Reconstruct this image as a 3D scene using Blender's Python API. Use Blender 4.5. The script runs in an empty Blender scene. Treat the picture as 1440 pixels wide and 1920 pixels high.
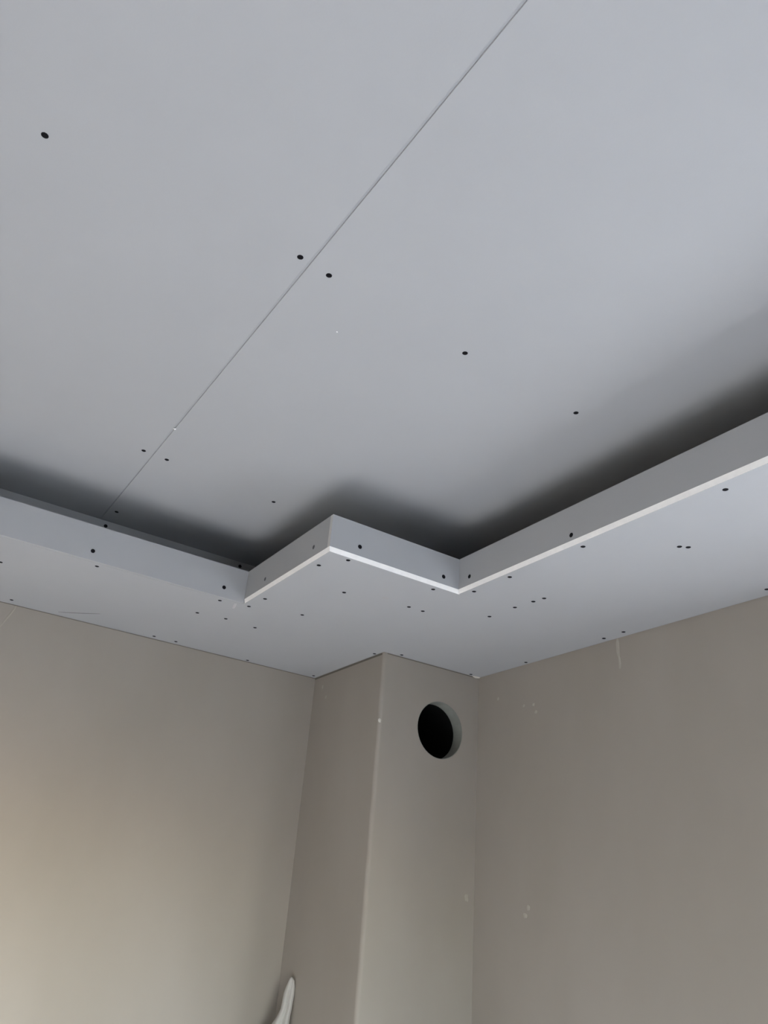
import bpy, bmesh, math, random
from mathutils import Vector, Matrix, Euler
random.seed(7)
scene = bpy.context.scene
col = scene.collection

# ------------------------------------------------------------------ camera
CAM_Z = 1.7
right = Vector((0.8296603, -0.55306759, 0.07602651))
up = Vector((-0.31114859, -0.34502988, 0.88551733))
fwd = Vector((0.46351952, 0.75833411, 0.45834379))
cam_data = bpy.data.cameras.new('camera')
cam = bpy.data.objects.new('camera', cam_data)
col.objects.link(cam)
m = Matrix((right, up, -fwd)).transposed().to_4x4()
m.translation = (0, 0, CAM_Z)
cam.matrix_world = m
cam_data.sensor_fit = 'HORIZONTAL'
cam_data.sensor_width = 36.0
cam_data.lens = 36.0 * 1467.12 / 1440.0
cam_data.clip_start = 0.02
scene.camera = cam

# ------------------------------------------------------------------ light
SUN_EL, SUN_AZ = math.radians(36), math.radians(-30)      # azimuth measured from +X towards +Y
world = bpy.data.worlds.new('sky'); scene.world = world
world.use_nodes = True
wn = world.node_tree.nodes; wl = world.node_tree.links
wn.clear()
wo = wn.new('ShaderNodeOutputWorld'); bg = wn.new('ShaderNodeBackground'); sk = wn.new('ShaderNodeTexSky')
sk.sky_type = 'NISHITA'; sk.sun_disc = False
sk.sun_elevation = SUN_EL; sk.sun_rotation = math.radians(90) - SUN_AZ
sk.air_density = 1.0; sk.dust_density = 1.5; sk.ozone_density = 1.0
bg.inputs['Strength'].default_value = 1.45
wl.new(sk.outputs[0], bg.inputs['Color']); wl.new(bg.outputs[0], wo.inputs['Surface'])
sun_d = bpy.data.lights.new('sun', 'SUN'); sun_d.energy = 16.5; sun_d.angle = math.radians(2.0)
sun_d.color = (0.985, 0.99, 1.0)
sun = bpy.data.objects.new('sun', sun_d); col.objects.link(sun)
sdir = Vector((math.cos(SUN_EL)*math.cos(SUN_AZ), math.cos(SUN_EL)*math.sin(SUN_AZ), math.sin(SUN_EL)))
sun.rotation_euler = sdir.to_track_quat('Z', 'Y').to_euler()
sun.location = (4, 0, 4)

vs = scene.view_settings
scene.display_settings.display_device = 'sRGB'
vs.view_transform = 'Standard'; vs.look = 'None'; vs.gamma = 1.0; vs.use_curve_mapping = False
vs.exposure = 1.48
scene.cycles.diffuse_bounces = 8
scene.cycles.max_bounces = 12

# ------------------------------------------------------------------ measures (metres)
L1, L2, L3, L4 = 2.1025, 0.8218, 1.5904, 1.2322      # inner edges of the dropped soffit
YW, XW = 2.6734, 1.8032                              # room walls
XC, YC = 1.3876, 2.1887                              # column corner
ZS, LIP, ZU = 2.5, 0.1024, 2.74                      # soffit, lip height, upper ceiling
T = 0.0125                                           # plasterboard
DCOVE = 0.262
X0, Y0 = -2.4, -1.9   # far sides of the room
SEAM = 0.4056
WIN = (-0.9, 0.90, 0.95, 2.12)                      # window in right wall: y0, y1, z0, z1
WIN_FILL = (0.0, 1.55, 0.9, 2.12)                         # added fill-light window behind the viewer: x0, x1, z0, z1

# ------------------------------------------------------------------ materials
def mat(name, base, rough=0.85, var=0.0, scale=3.0, bump=0.0, bscale=60.0, tint=None, stretch=(1, 1, 1), spec=0.3):
    mt = bpy.data.materials.new(name); mt.use_nodes = True
    n, l = mt.node_tree.nodes, mt.node_tree.links
    b = n['Principled BSDF']
    b.inputs['Base Color'].default_value = (*base, 1)
    b.inputs['Roughness'].default_value = rough
    b.inputs['Specular IOR Level'].default_value = spec
    tc = n.new('ShaderNodeTexCoord'); mp = n.new('ShaderNodeMapping')
    mp.inputs['Scale'].default_value = stretch
    l.new(tc.outputs['Object'], mp.inputs['Vector'])
    if var > 0:
        nz = n.new('ShaderNodeTexNoise'); nz.inputs['Scale'].default_value = scale
        nz.inputs['Detail'].default_value = 4; nz.inputs['Roughness'].default_value = 0.55
        l.new(mp.outputs[0], nz.inputs['Vector'])
        r = n.new('ShaderNodeValToRGB')
        r.color_ramp.elements[0].position = 0.3; r.color_ramp.elements[1].position = 0.7
        t2 = tint or (1, 1, 1)
        r.color_ramp.elements[0].color = (*[c*(1-var) for c in base], 1)
        r.color_ramp.elements[1].color = (*[min(1, c*(1+var)*k) for c, k in zip(base, t2)], 1)
        l.new(nz.outputs['Fac'], r.inputs['Fac']); l.new(r.outputs['Color'], b.inputs['Base Color'])
    if bump > 0:
        nb = n.new('ShaderNodeTexNoise'); nb.inputs['Scale'].default_value = bscale; nb.inputs['Detail'].default_value = 5
        l.new(mp.outputs[0], nb.inputs['Vector'])
        bp = n.new('ShaderNodeBump'); bp.inputs['Strength'].default_value = bump; bp.inputs['Distance'].default_value = 0.004
        l.new(nb.outputs['Fac'], bp.inputs['Height']); l.new(bp.outputs[0], b.inputs['Normal'])
    return mt

M_PAPER = mat('plasterboard_paper', (0.378, 0.390, 0.403), 0.9, 0.02, 2.5, 0.04, 300)
M_GYPSUM = mat('gypsum_core', (0.90, 0.90, 0.885), 0.95, 0.03, 60, 0.1, 200)
M_END = mat('board_end', (0.56, 0.57, 0.57), 0.95, 0.03, 60)
M_PLASTER = mat('wall_plaster', (0.328, 0.301, 0.266), 0.8, 0.06, 2.2, 0.10, 14, tint=(0.99, 1.0, 1.02), stretch=(1, 1, 0.5))
M_SCREED = mat('floor_screed', (0.52, 0.52, 0.52), 0.9, 0.08, 3)
M_CONCRETE = mat('concrete', (0.16, 0.16, 0.15), 0.9, 0.08, 4)
M_SCREW = mat('black_phosphate', (0.006, 0.006, 0.008), 0.7, spec=0.1)
M_SCREWFILL = mat('filled_screw', (0.10, 0.105, 0.115), 0.9)
M_DAB = mat('white_filler', (0.62, 0.60, 0.55), 0.9, 0.05, 80)
M_DABSOFT = mat('thin_filler', (0.40, 0.375, 0.335), 0.9, 0.05, 80)
M_COLLAR = mat('duct_collar', (0.235, 0.245, 0.225), 0.7, 0.06, 30)
M_BLACK = mat('duct_black', (0.006, 0.006, 0.006), 0.8, spec=0.1)
M_PENCIL = mat('pencil', (0.20, 0.20, 0.205), 0.8)
M_SHEET = mat('white_plastic', (0.52, 0.51, 0.49), 0.45, 0.04, 20)
M_FRAME = mat('window_white', (0.75, 0.75, 0.74), 0.4)

# ------------------------------------------------------------------ helpers
def link(name, me, mats, parent=None):
    o = bpy.data.objects.new(name, me)
    for x in (mats if isinstance(mats, (list, tuple)) else [mats]):
        if len(me.materials) < (len(mats) if isinstance(mats, (list, tuple)) else 1):
            me.materials.append(x)
    col.objects.link(o)
    if parent: o.parent = parent
    return o

def empty(name, loc=(0, 0, 0)):
    o = bpy.data.objects.new(name, None); o.location = loc
    o.empty_display_size = 0.1
    col.objects.link(o); return o

def tag(o, label, cat=None, kind=None, group=None):
    o['label'] = label
    if cat: o['category'] = cat
    if kind: o['kind'] = kind
    if group: o['group'] = group
    return o

def mesh_from_bm(name, bm):
    bmesh.ops.recalc_face_normals(bm, faces=bm.faces)
    me = bpy.data.meshes.new(name); bm.to_mesh(me); bm.free(); return me

def bm_box(bm, x0, x1, y0, y1, z0, z1):
    v = [bm.verts.new((x, y, z)) for z in (z0, z1) for y in (y0, y1) for x in (x0, x1)]
    for f in ((0, 1, 3, 2), (4, 5, 7, 6), (0, 1, 5, 4), (2, 3, 7, 6), (0, 2, 6, 4), (1, 3, 7, 5)):
        bm.faces.new([v[i] for i in f])

def box(name, mats, parent, *b, cut=None):
    """a board; cut = axis whose two end faces show the gypsum core (material 1)"""
    bm = bmesh.new(); bm_box(bm, *b)
    me = mesh_from_bm(name, bm)
    if cut is not None:
        for p in me.polygons:
            if abs(p.normal[cut]) > 0.9: p.material_index = 1
    return link(name, me, mats, parent)

def prism(name, pts, z0, z1, mats, parent, low=None):
    bm = bmesh.new()
    lo = [bm.verts.new((x, y, z0)) for x, y in (low or pts)]; hi = [bm.verts.new((x, y, z1)) for x, y in pts]
    bm.faces.new(lo); bm.faces.new(hi)
    n = len(pts)
    for i in range(n): bm.faces.new((lo[i], lo[(i+1) % n], hi[(i+1) % n], hi[i]))
    me = mesh_from_bm(name, bm)
    for p in me.polygons:
        if abs(p.normal.z) < 0.8: p.material_index = 1
    return link(name, me, mats, parent)

# screw head: bevelled rim, flat ring, sunken cross-recess cone (50 triangles), shared by all screws
def screw_mesh(name, mt):
    bm = bmesh.new(); N = 10; R = 0.0060
    rings = [(R, 0.0), (R*0.86, 0.0006), (R*0.42, 0.0006)]
    vv = [[bm.verts.new((r*math.cos(2*math.pi*i/N), r*math.sin(2*math.pi*i/N), z)) for i in range(N)] for r, z in rings]
    for a, b in zip(vv, vv[1:]):
        for i in range(N): bm.faces.new((a[i], a[(i+1) % N], b[(i+1) % N], b[i]))
    c = bm.verts.new((0, 0, 0.0001))
    for i in range(N): bm.faces.new((vv[-1][i], vv[-1][(i+1) % N], c))
    me = mesh_from_bm(name, bm); me.materials.append(mt); return me
SCREW = screw_mesh('screw', M_SCREW); SCREWF = screw_mesh('screw_filled', M_SCREWFILL)
ROT = {'-z': (math.pi, 0, 0), '-y': (math.pi/2, 0, 0), '-x': (0, -math.pi/2, 0)}
def screw(p, n, parent, me=SCREW):
    o = bpy.data.objects.new('screw', me); col.objects.link(o)
    o.location = p; o.rotation_euler = ROT[n]; o.parent = parent
    return o

def dab(name, p, n, sx, sy, mt, parent, seed=0, th=0.0012, ang=0.0):
    """an irregular flattened lump of filler lying on a surface with outward normal n"""
    rnd = random.Random(seed); bm = bmesh.new(); N = 11
    rim = []; mid = []
    for i in range(N):
        a = 2*math.pi*i/N; k = rnd.uniform(0.75, 1.2)
        rim.append(bm.verts.new((sx*k*math.cos(a), sy*k*math.sin(a), 0)))
        mid.append(bm.verts.new((sx*k*.6*math.cos(a), sy*k*.6*math.sin(a), th*rnd.uniform(.7, 1))))
    for i in range(N): bm.faces.new((rim[i], rim[(i+1) % N], mid[(i+1) % N], mid[i]))
    c = bm.verts.new((0, 0, th))
    for i in range(N): bm.faces.new((mid[i], mid[(i+1) % N], c))
    me = mesh_from_bm(name, bm)
    o = link(name, me, mt, parent)
    o.rotation_euler = (Euler(ROT[n]).to_matrix() @ Matrix.Rotation(ang, 3, 'Z')).to_euler()
    o.location = p
    for pl in me.polygons: pl.use_smooth = True
    return o

# ------------------------------------------------------------------ room shell
WT = 0.22
wall_left = box('wall_left', M_PLASTER, None, X0-WT, XW+WT, YW, YW+WT, 0, 2.80)
tag(wall_left, 'plain grey-beige plastered wall meeting the soffit on the left of the column', 'wall', 'structure')
bm = bmesh.new()
wy0, wy1, wz0, wz1 = WIN
bm_box(bm, XW, XW+WT, wy1, YW, 0, 2.80)
bm_box(bm, XW, XW+WT, Y0-WT, wy0, 0, 2.80)
bm_box(bm, XW, XW+WT, wy0, wy1, 0, wz0)
bm_box(bm, XW, XW+WT, wy0, wy1, wz1, 2.80)
wall_right = link('wall_right', mesh_from_bm('wall_right', bm), M_PLASTER)
tag(wall_right, 'shaded grey-beige plastered wall running to the right from the column', 'wall', 'structure')
bm = bmesh.new()
wx0, wx1, wv0, wv1 = WIN_FILL
bm_box(bm, X0-WT, wx0, Y0-WT, Y0, 0, 2.80)
bm_box(bm, wx1, XW, Y0-WT, Y0, 0, 2.80)
bm_box(bm, wx0, wx1, Y0-WT, Y0, 0, wv0)
bm_box(bm, wx0, wx1, Y0-WT, Y0, wv1, 2.80)
wall_back = link('wall_back', mesh_from_bm('wall_back', bm), M_PLASTER)
tag(wall_back, 'plastered wall behind the viewer opposite the column', 'wall', 'structure')
wall_side = box('wall_side', M_PLASTER, None, X0-WT, X0, Y0, YW, 0, 2.80)
tag(wall_side, 'plastered wall facing the window outside the picture', 'wall', 'structure')
floor = box('floor', M_SCREED, None, X0-WT, XW+WT, Y0-WT, YW+WT, -0.15, 0)
tag(floor, 'pale bare screed floor of the unfinished room', 'floor', 'structure')
ground = box('ground', M_CONCRETE, None, -14, 16, -16, 10, -0.30, -0.16)
tag(ground, 'pale paved ground outside the window', 'ground', 'structure')

# windows just outside the picture: one in the right wall, one added behind for fill light
def window(name, label, axis, a0, a1, z0, z1, w0, sgn):
    """axis: the wall's normal axis (0 = x, 1 = y); a0..a1 along the wall; w0 = inner wall face; sgn = outward"""
    def P(d, a, z): return (w0+sgn*d, a, z) if axis == 0 else (a, w0+sgn*d, z)
    win = empty(name, P(0.13, (a0+a1)/2, z0)); tag(win, label, 'window', 'structure')
    def part(nm, b0, b1, c0, c1):
        p, q = P(0.10, b0, c0), P(0.16, b1, c1)
        l = win.location
        box(nm, M_FRAME, win, *[v for k in range(3) for v in sorted((p[k]-l[k], q[k]-l[k]))])
    part('frame_post', a0, a0+0.06, z0, z1); part('frame_post', a1-0.06, a1, z0, z1)
    part('frame_rail', a0+0.06, a1-0.06, z0, z0+0.06); part('frame_rail', a0+0.06, a1-0.06, z1-0.06, z1)
    part('mullion', (a0+a1)/2-0.04, (a0+a1)/2+0.04, z0+0.06, z1-0.06)
    pd = bpy.data.lights.new('window_portal', 'AREA'); pd.shape = 'RECTANGLE'; pd.cycles.is_portal = True
    po = bpy.data.objects.new('window_portal', pd); col.objects.link(po)
    po.location = P(WT+0.01, (a0+a1)/2, (z0+z1)/2)
    n = Vector((-sgn, 0, 0)) if axis == 0 else Vector((0, -sgn, 0))
    po.rotation_euler = (-n).to_track_quat('Z', 'Y').to_euler()
    pd.size, pd.size_y = a1-a0, z1-z0
window('window_1', 'white framed window in the right wall outside the picture', 0, wy0, wy1, wz0, wz1, XW, 1)
window('window_fill', 'white framed window added behind the viewer for fill light', 1, wx0, wx1, wv0, wv1, Y0, -1)

# ------------------------------------------------------------------ boxed column with round duct opening
HX, HZ, HR, HD = 1.638, 2.283, 0.097, 0.048
def column_mesh():
    bm = bmesh.new(); r = 0.012; top = 2.745; seg = 5
    # profile of left face, rounded arris
    prof = [(XC, YW)] + [(XC+r-r*math.cos(a), YC+r-r*math.sin(a)) for a in [math.pi/2*i/seg for i in range(seg+1)]]
    # slightly wavy by hand-plastering: several heights
    zs = [0, 0.5, 1.0, 1.3, 1.6, 1.9, 2.2, 2.5, top]
    rows = []
    for k, z in enumerate(zs):
        rows.append([bm.verts.new((x, y, z)) for x, y in prof])
    for a, b in zip(rows, rows[1:]):
        for i in range(len(prof)-1): bm.faces.new((a[i], a[i+1], b[i+1], b[i]))
    edge = [row[-1] for row in rows]
    br = bm.verts.new((XW, YC, 0)); tr = bm.verts.new((XW, YC, top))
    loop = edge + [tr, br]
    es = []
    for i in range(len(loop)):
        a, b = loop[i], loop[(i+1) % len(loop)]
        es.append(bm.edges.get((a, b)) or bm.edges.new((a, b)))
    N = 48
    ring = [bm.verts.new((HX+HR*math.cos(2*math.pi*i/N), YC, HZ+HR*math.sin(2*math.pi*i/N))) for i in range(N)]
    for i in range(N): es.append(bm.edges.new((ring[i], ring[(i+1) % N])))
    bmesh.ops.triangle_fill(bm, edges=es, use_beauty=True, use_dissolve=False)
    # plaster thickness around the hole is the duct collar; back of the skin
    me = mesh_from_bm('column', bm)
    for p in me.polygons:
        p.use_smooth = abs(p.normal.x) < 0.99 and abs(p.normal.y) < 0.99
    return me
column = link('column', column_mesh(), M_PLASTER)
tag(column, 'plastered boxed column in the corner with a rounded vertical edge', 'column', 'structure')

duct = empty('ventilation_duct', (HX, YC, HZ))
tag(duct, 'round black ventilation duct opening in the column below the soffit', 'duct')
def tube(name, ro, ri, y0, y1, mt, closed=False):
    bm = bmesh.new(); N = 48
    def ring(r, y): return [bm.verts.new((r*math.cos(2*math.pi*i/N), y, r*math.sin(2*math.pi*i/N))) for i in range(N)]
    a, b, c, d = ring(ro, y0), ring(ri, y0), ring(ri, y1), ring(ro, y1)
    pairs = [(a, b), (b, c), (d, a)] + ([] if closed else [(c, d)])
    for p, q in pairs:
        for i in range(N): bm.faces.new((p[i], p[(i+1) % N], q[(i+1) % N], q[i]))
    if closed:
        bm.faces.new(c); bm.faces.new(d)
    me = mesh_from_bm(name, bm)
    o = link(name, me, mt, duct)
    return o
co = tube('collar', HR-0.0002, HR-0.0022, 0.0004, HD, M_COLLAR)
co['label'] = 'grey cut rim of the opening'
tube('pipe', HR-0.0004, HR-0.0034, HD+0.0004, 0.42, M_BLACK, closed=True)

# ------------------------------------------------------------------ upper ceiling
ceiling = empty('ceiling', (0, 0, ZU))
tag(ceiling, 'upper plasterboard ceiling of large grey boards with a long straight joint', 'ceiling', 'structure')
def board_up(x0, x1, y0, y1):
    """ceiling board with its long paper edges eased, so that two of them leave a shallow V joint"""
    c, d, g = 0.0028, 0.0010, 0.0021
    prof = [(x0+c, 0), (x1-c, 0), (x1-g, d), (x1-g, T), (x0+g, T), (x0+g, d)]
    bm = bmesh.new()
    a = [bm.verts.new((x, y0, z)) for x, z in prof]; b = [bm.verts.new((x, y1, z)) for x, z in prof]
    n = len(prof)
    bm.faces.new(a); bm.faces.new(b)
    for i in range(n): bm.faces.new((a[i], a[(i+1) % n], b[(i+1) % n], b[i]))
    return link('plasterboard_panel', mesh_from_bm('plasterboard_panel', bm), M_PAPER, ceiling)
ROWS = [(Y0, -0.3005), (-0.2995, YW)]
COLS = [(X0, SEAM-1.2), (SEAM-1.2, SEAM), (SEAM, SEAM+1.2), (SEAM+1.2, XW)]
panels = {}
for j, (ya, yb) in enumerate(ROWS):
    for i, (xa, xb) in enumerate(COLS):
        panels[i, j] = board_up(xa, xb, ya, yb)
M_JOINT = mat('joint_tape', (0.36, 0.375, 0.39), 0.9)
for xj in (SEAM-1.2, SEAM, SEAM+1.2):
    box('joint_backing', M_JOINT, ceiling, xj-0.0020, xj+0.0020, Y0, YW, 0.0022, 0.0110)
slab = box('slab', M_CONCRETE, ceiling, X0-WT, XW+WT, Y0-WT, YW+WT, 2.80-ZU, 2.98-ZU)
UP_SCREWS = [(-0.056, 1.016), (0.385, 0.993), (0.449, 1.0), (0.783, 1.016), (1.108, 1.022), (0.776, 1.885), (0.38, 1.858),
             (0.445, 1.862), (0.433, 2.278), (0.385, 0.13), (0.449, 0.14), (-0.40, 1.01), (-0.056, 1.87), (-0.40, 1.87), (1.108, 0.15), (0.783, 0.14)]
for x, y in UP_SCREWS:
    screw((x, y, -0.00005), '-z', panels[1 if x < SEAM else 2, 1])
dab('filler_crumb', (0.4075, 1.699, -0.0002), '-z', 0.004, 0.0032, M_GYPSUM, panels[2, 1], 3, 0.002)
dab('filler_crumb', (0.541, 1.126, -0.0002), '-z', 0.002, 0.0016, M_GYPSUM, panels[2, 1], 4, 0.001)

# ------------------------------------------------------------------ dropped soffit with upstanding cove lip
soffit = empty('dropped_ceiling', (0, 0, ZS))
tag(soffit, 'lower plasterboard soffit stepping around the column with an upright cove lip', 'soffit', 'structure')
def sof(*b, name, mats=M_PAPER, cut=None):
    x0, x1, y0, y1, z0, z1 = b
    return box(name, mats, soffit, x0, x1, y0, y1, z0-ZS, z1-ZS, cut=cut)
G = 0.0020
PG = [M_PAPER, M_GYPSUM]
J = 0.00008
E = 0.0035        # cut edges run slightly bevelled
p_left = prism('soffit_panel', [(X0, L1+T+0.0003), (L2-J, L1+T+0.0003), (L2-J, YW-G), (X0, YW-G)], 0, T, [M_PAPER, M_PAPER], soffit)
tail = [(L4+0.006, L3+J), (XW-G, L3+J), (XW-G, YC-0.003), (XC-0.0035, YC-0.003), (XC-0.0035, YW-G), (L2, YW-G), (L2, L1+T)]
p_corner = prism('soffit_panel', [(L2, L3+J), (L4, L3+J)] + tail + [(L2, L1-0.001)], 0, T, PG, soffit,
                 low=[(L2+E, L3+E), (L4+E, L3+E)] + tail + [(L2+E, L1-0.001)])
p_right = prism('soffit_panel', [(L4, Y0), (XW-G, Y0), (XW-G, L3-J), (L4, L3-J)], 0, T, PG, soffit,
                low=[(L4+E, Y0), (XW-G, Y0), (XW-G, L3-J), (L4+E, L3-J)])
for pn in (p_corner, p_right):              # joints against the next board and the wall are paper-bound edges
    for p in pn.data.polygons:
        if p.material_index == 1 and (p.center.y > L1-0.0005 or p.center.x > L4+0.0045): p.material_index = 0

ZL = ZS+T+0.0002; ZT = ZS+LIP
lip_left = sof(X0, L2-0.0003, L1, L1+T, ZS+0.0004, ZT, name='lip_board')
lip_step = sof(L2, L2+T, L3+T+0.0003, L1+T, ZL, ZT, name='lip_board')
lip_mid = sof(L2, L4+T, L3, L3+T, ZL, ZT, name='lip_board', mats=[M_PAPER, M_END], cut=0)
lip_right = sof(L4, L4+T, Y0, L3-0.0003, ZL, ZT, name='lip_board')
ZD = ZS+T+0.0005
YB, XB1, YB2, XB2 = L1+DCOVE, L2+0.27, L3+0.27, L4+0.27
back_left = sof(X0, XB1, YB, YB+T, ZD, ZU-0.0006, name='cove_back_board')
back_step = sof(XB1, XB1+T, YB2, YB-0.0004, ZD, ZU-0.0006, name='cove_back_board')
back_mid = sof(XB1+T+0.0004, XB2, YB2, YB2+T, ZD, ZU-0.0006, name='cove_back_board')
back_right = sof(XB2, XB2+T, Y0, YB2-0.0004, ZD, ZU-0.0006, name='cove_back_board')

SO = [(0.169, 2.309), (0.392, 2.136), (0.257, 2.629), (0.759, 2.135), (0.75, 2.293), (0.729, 2.642), (0.808, 2.642),
      (0.846, 2.117), (0.854, 2.022), (0.840, 2.278), (0.947, 2.288), (1.09, 2.655), (1.364, 2.645), (1.001, 2.064), (0.998, 1.81),
      (0.849, 1.691), (0.889, 1.609), (1.164, 1.614), (1.195, 1.772), (1.244, 1.771), (1.373, 2.229), (1.446, 2.169), (1.409, 1.667),
      (1.253, 1.548), (1.411, 1.56), (1.416, 1.491), (1.42, 1.453), (1.255, 1.407), (1.256, 1.155), (1.4125, 1.009), (1.429, 0.998),
      (1.264, 0.785), (1.77, 1.485), (1.775, 1.565), (1.785, 1.919), (1.753, 2.172), (1.765, 1.023), (1.264, 0.42), (1.42, 0.60), (1.77, 0.62)]
for x, y in SO:
    pn = p_right if (y < L3 and x > L4) else (p_left if x < L2 else p_corner)
    screw((x, y, -0.00005), '-z', pn)
for x, z in ((0.365, 2.527), (0.753, 2.531), (-0.03, 2.53)): screw((x, L1-0.00005, z-ZS), '-y', lip_left)
for x, z in ((0.428, 2.722), (0.889, 2.724), (0.0, 2.722)): screw((x, YB-0.00005, z-ZS), '-y', back_left)
for y, z in ((1.968, 2.537), (1.68, 2.540)): screw((L2-0.00005, y, z-ZS), '-x', lip_step, SCREWF)
for x, z in ((0.909, 2.538), (1.18, 2.535)): screw((x, L3-0.00005, z-ZS), '-y', lip_mid)
for y, z in ((1.544, 2.537), (1.168, 2.527)): screw((L4-0.00005, y, z-ZS), '-x', lip_right)

# pencil arc and filler smears on the soffit
def stroke(name, pts, w, mt, parent, z=-0.00025):
    bm = bmesh.new(); L = []; R = []
    for i, (x, y) in enumerate(pts):
        a = Vector(pts[max(i-1, 0)]); b = Vector(pts[min(i+1, len(pts)-1)])
        d = (b-a).normalized(); k = w*(0.25+0.75*math.sin(math.pi*(i+0.5)/len(pts)))
        L.append(bm.verts.new((x-d.y*k, y+d.x*k, z))); R.append(bm.verts.new((x+d.y*k, y-d.x*k, z)))
    for i in range(len(pts)-1): bm.faces.new((L[i], L[i+1], R[i+1], R[i]))
    r = bmesh.ops.extrude_face_region(bm, geom=bm.faces[:])
    for v in [g for g in r['geom'] if isinstance(g, bmesh.types.BMVert)]: v.co.z += 0.0002
    return link(name, mesh_from_bm(name, bm), mt, parent)
stroke('pencil_mark', [(0.403, 2.634), (0.425, 2.619), (0.447, 2.602), (0.467, 2.587), (0.490, 2.567), (0.515, 2.545)], 0.0032, M_PENCIL, p_left)
dab('filler_smear', (0.812, 2.148, -0.0001), '-z', 0.004, 0.030, mat('pale_smear', (0.47, 0.475, 0.48), 0.9), p_left, 5, 0.0004, 0.25)
dab('scuff_mark', (1.105, 1.76, -0.0001), '-z', 0.010, 0.012, mat('grey_scuff', (0.385, 0.385, 0.39), 0.9), p_corner, 6, 0.0002)
dab('filler_lump', (1.786, 2.182, -0.0004), '-z', 0.020, 0.007, M_DAB, p_corner, 7, 0.004)

# dark strip painting in the shadow line where the plaster meets the soffit
M_GAPSHADE = mat('shadow_gap_strip', (0.17, 0.158, 0.137), 0.9)
box('shadow_gap_strip', M_GAPSHADE, column, XC-0.0006, XC-0.00005, YC+0.013, YW-0.0005, ZS-0.006, ZS-0.0002)
box('shadow_gap_strip', M_GAPSHADE, column, XC+0.013, XW-0.0005, YC-0.0006, YC-0.00005, ZS-0.0028, ZS-0.0002)
box('shadow_gap_strip', M_GAPSHADE, wall_left, X0+0.01, XC-0.001, YW-0.0006, YW-0.00005, ZS-0.0022, ZS-0.0002)
M_RIDGE = mat('plaster_ridge', (0.375, 0.345, 0.302), 0.9)
# plaster splashes on walls
dab('plaster_drip', (XW-0.0001, 1.538, 2.470), '-x', 0.032, 0.0065, M_DABSOFT, wall_right, 10, 0.0010)
dab('plaster_drip', (XW-0.0001, 1.535, 2.425), '-x', 0.026, 0.0045, M_DABSOFT, wall_right, 11, 0.0012)
for k, (y, z, s) in enumerate([(1.893, 2.332, .006), (1.905, 2.358, .006), (1.950, 2.362, .005), (2.08, 2.405, .006), (1.937, 1.757, .008), (1.950, 1.735, .008)]):
    dab('plaster_splash', (XW-0.0001, y, z), '-x', s, s*1.1, M_DABSOFT, wall_right, 20+k, 0.0012)
dab('plaster_splash', (XC+0.004, YC+0.0025, 2.271), '-y', 0.0065, 0.0085, M_DAB, column, 31, 0.003)
dab('plaster_splash', (1.772, YC-0.0001, 1.775), '-y', 0.008, 0.012, M_DABSOFT, column, 32, 0.0012)
dab('plaster_splash', (XC-0.0001, 2.571, 2.410), '-x', 0.006, 0.006, M_DABSOFT, column, 33, 0.001)
dab('plaster_splash', (XC-0.0001, 2.605, 2.454), '-x', 0.008, 0.006, M_DABSOFT, column, 34, 0.001)
dab('plaster_ridge', (0.268, YW-0.0001, 2.462), '-y', 0.0035, 0.042, M_RIDGE, wall_left, 35, 0.0012, -0.35)

# ------------------------------------------------------------------ folded white plastic sheet leaning against the column
def sheet():
    # (height, centre x, centre y, half width, fold depth): a narrow bunched top that opens out towards the floor
    lv = [(1.5074, 1.3765, 2.5710, 0.0050, 0.002), (1.5010, 1.3767, 2.5697, 0.0095, 0.004), (1.4812, 1.3744, 2.5685, 0.0150, 0.006),
          (1.4637, 1.3716, 2.5683, 0.0174, 0.007), (1.4407, 1.3688, 2.5674, 0.0175, 0.009), (1.4236, 1.3671, 2.5665, 0.0177, 0.010),
          (1.4049, 1.3614, 2.5682, 0.0209, 0.012), (1.3835, 1.3550, 2.5698, 0.0266, 0.014), (1.3385, 1.3415, 2.5735, 0.0400, 0.018),
          (1.20, 1.305, 2.555, 0.055, 0.024), (0.9, 1.245, 2.520, 0.070, 0.030), (0.5, 1.165, 2.475, 0.085, 0.034), (0.003, 1.075, 2.430, 0.10, 0.036)]
    us = [-1, -0.78, -0.55, -0.3, -0.08, 0.08, 0.2, 0.36, 0.6, 0.82, 1]
    fold = [0, 0.7, 1.2, 1.3, 0.8, 0.0, 0.0, 0.9, 1.3, 0.9, 0.1]
    wv = Vector((0.832, -0.5547, 0)); nv = Vector((-0.5547, -0.832, 0))       # across, and out into the room
    rnd = random.Random(5)
    bm = bmesh.new(); rows = []
    for z, x, y, w, d in lv:
        c = Vector((x, y, z))
        k = 1.0 if z > 0.1 else 0.0
        fr = [bm.verts.new(c + wv*(u*w) + nv*(f*d+0.001) + Vector((0, 0, k*(rnd.uniform(-.001, .001) - 0.003*u*u)))) for u, f in zip(us, fold)]
        bk = [bm.verts.new(c + wv*(u*w*0.97) - nv*0.0005 + Vector((0, 0, -k*0.003*u*u))) for u in us]
        rows.append(fr + bk[::-1])
    n = len(rows[0])
    for p, q in zip(rows, rows[1:]):
        for i in range(n): bm.faces.new((p[i], p[(i+1) % n], q[(i+1) % n], q[i]))
    bm.faces.new(rows[0]); bm.faces.new(rows[-1][::-1])
    me = mesh_from_bm('plastic_sheet', bm)
    for pl in me.polygons: pl.use_smooth = True
    return me
sh = link('plastic_sheet', sheet(), M_SHEET)
tag(sh, 'white folded plastic sheet with a narrow top leaning in the corner beside the column', 'plastic sheet')
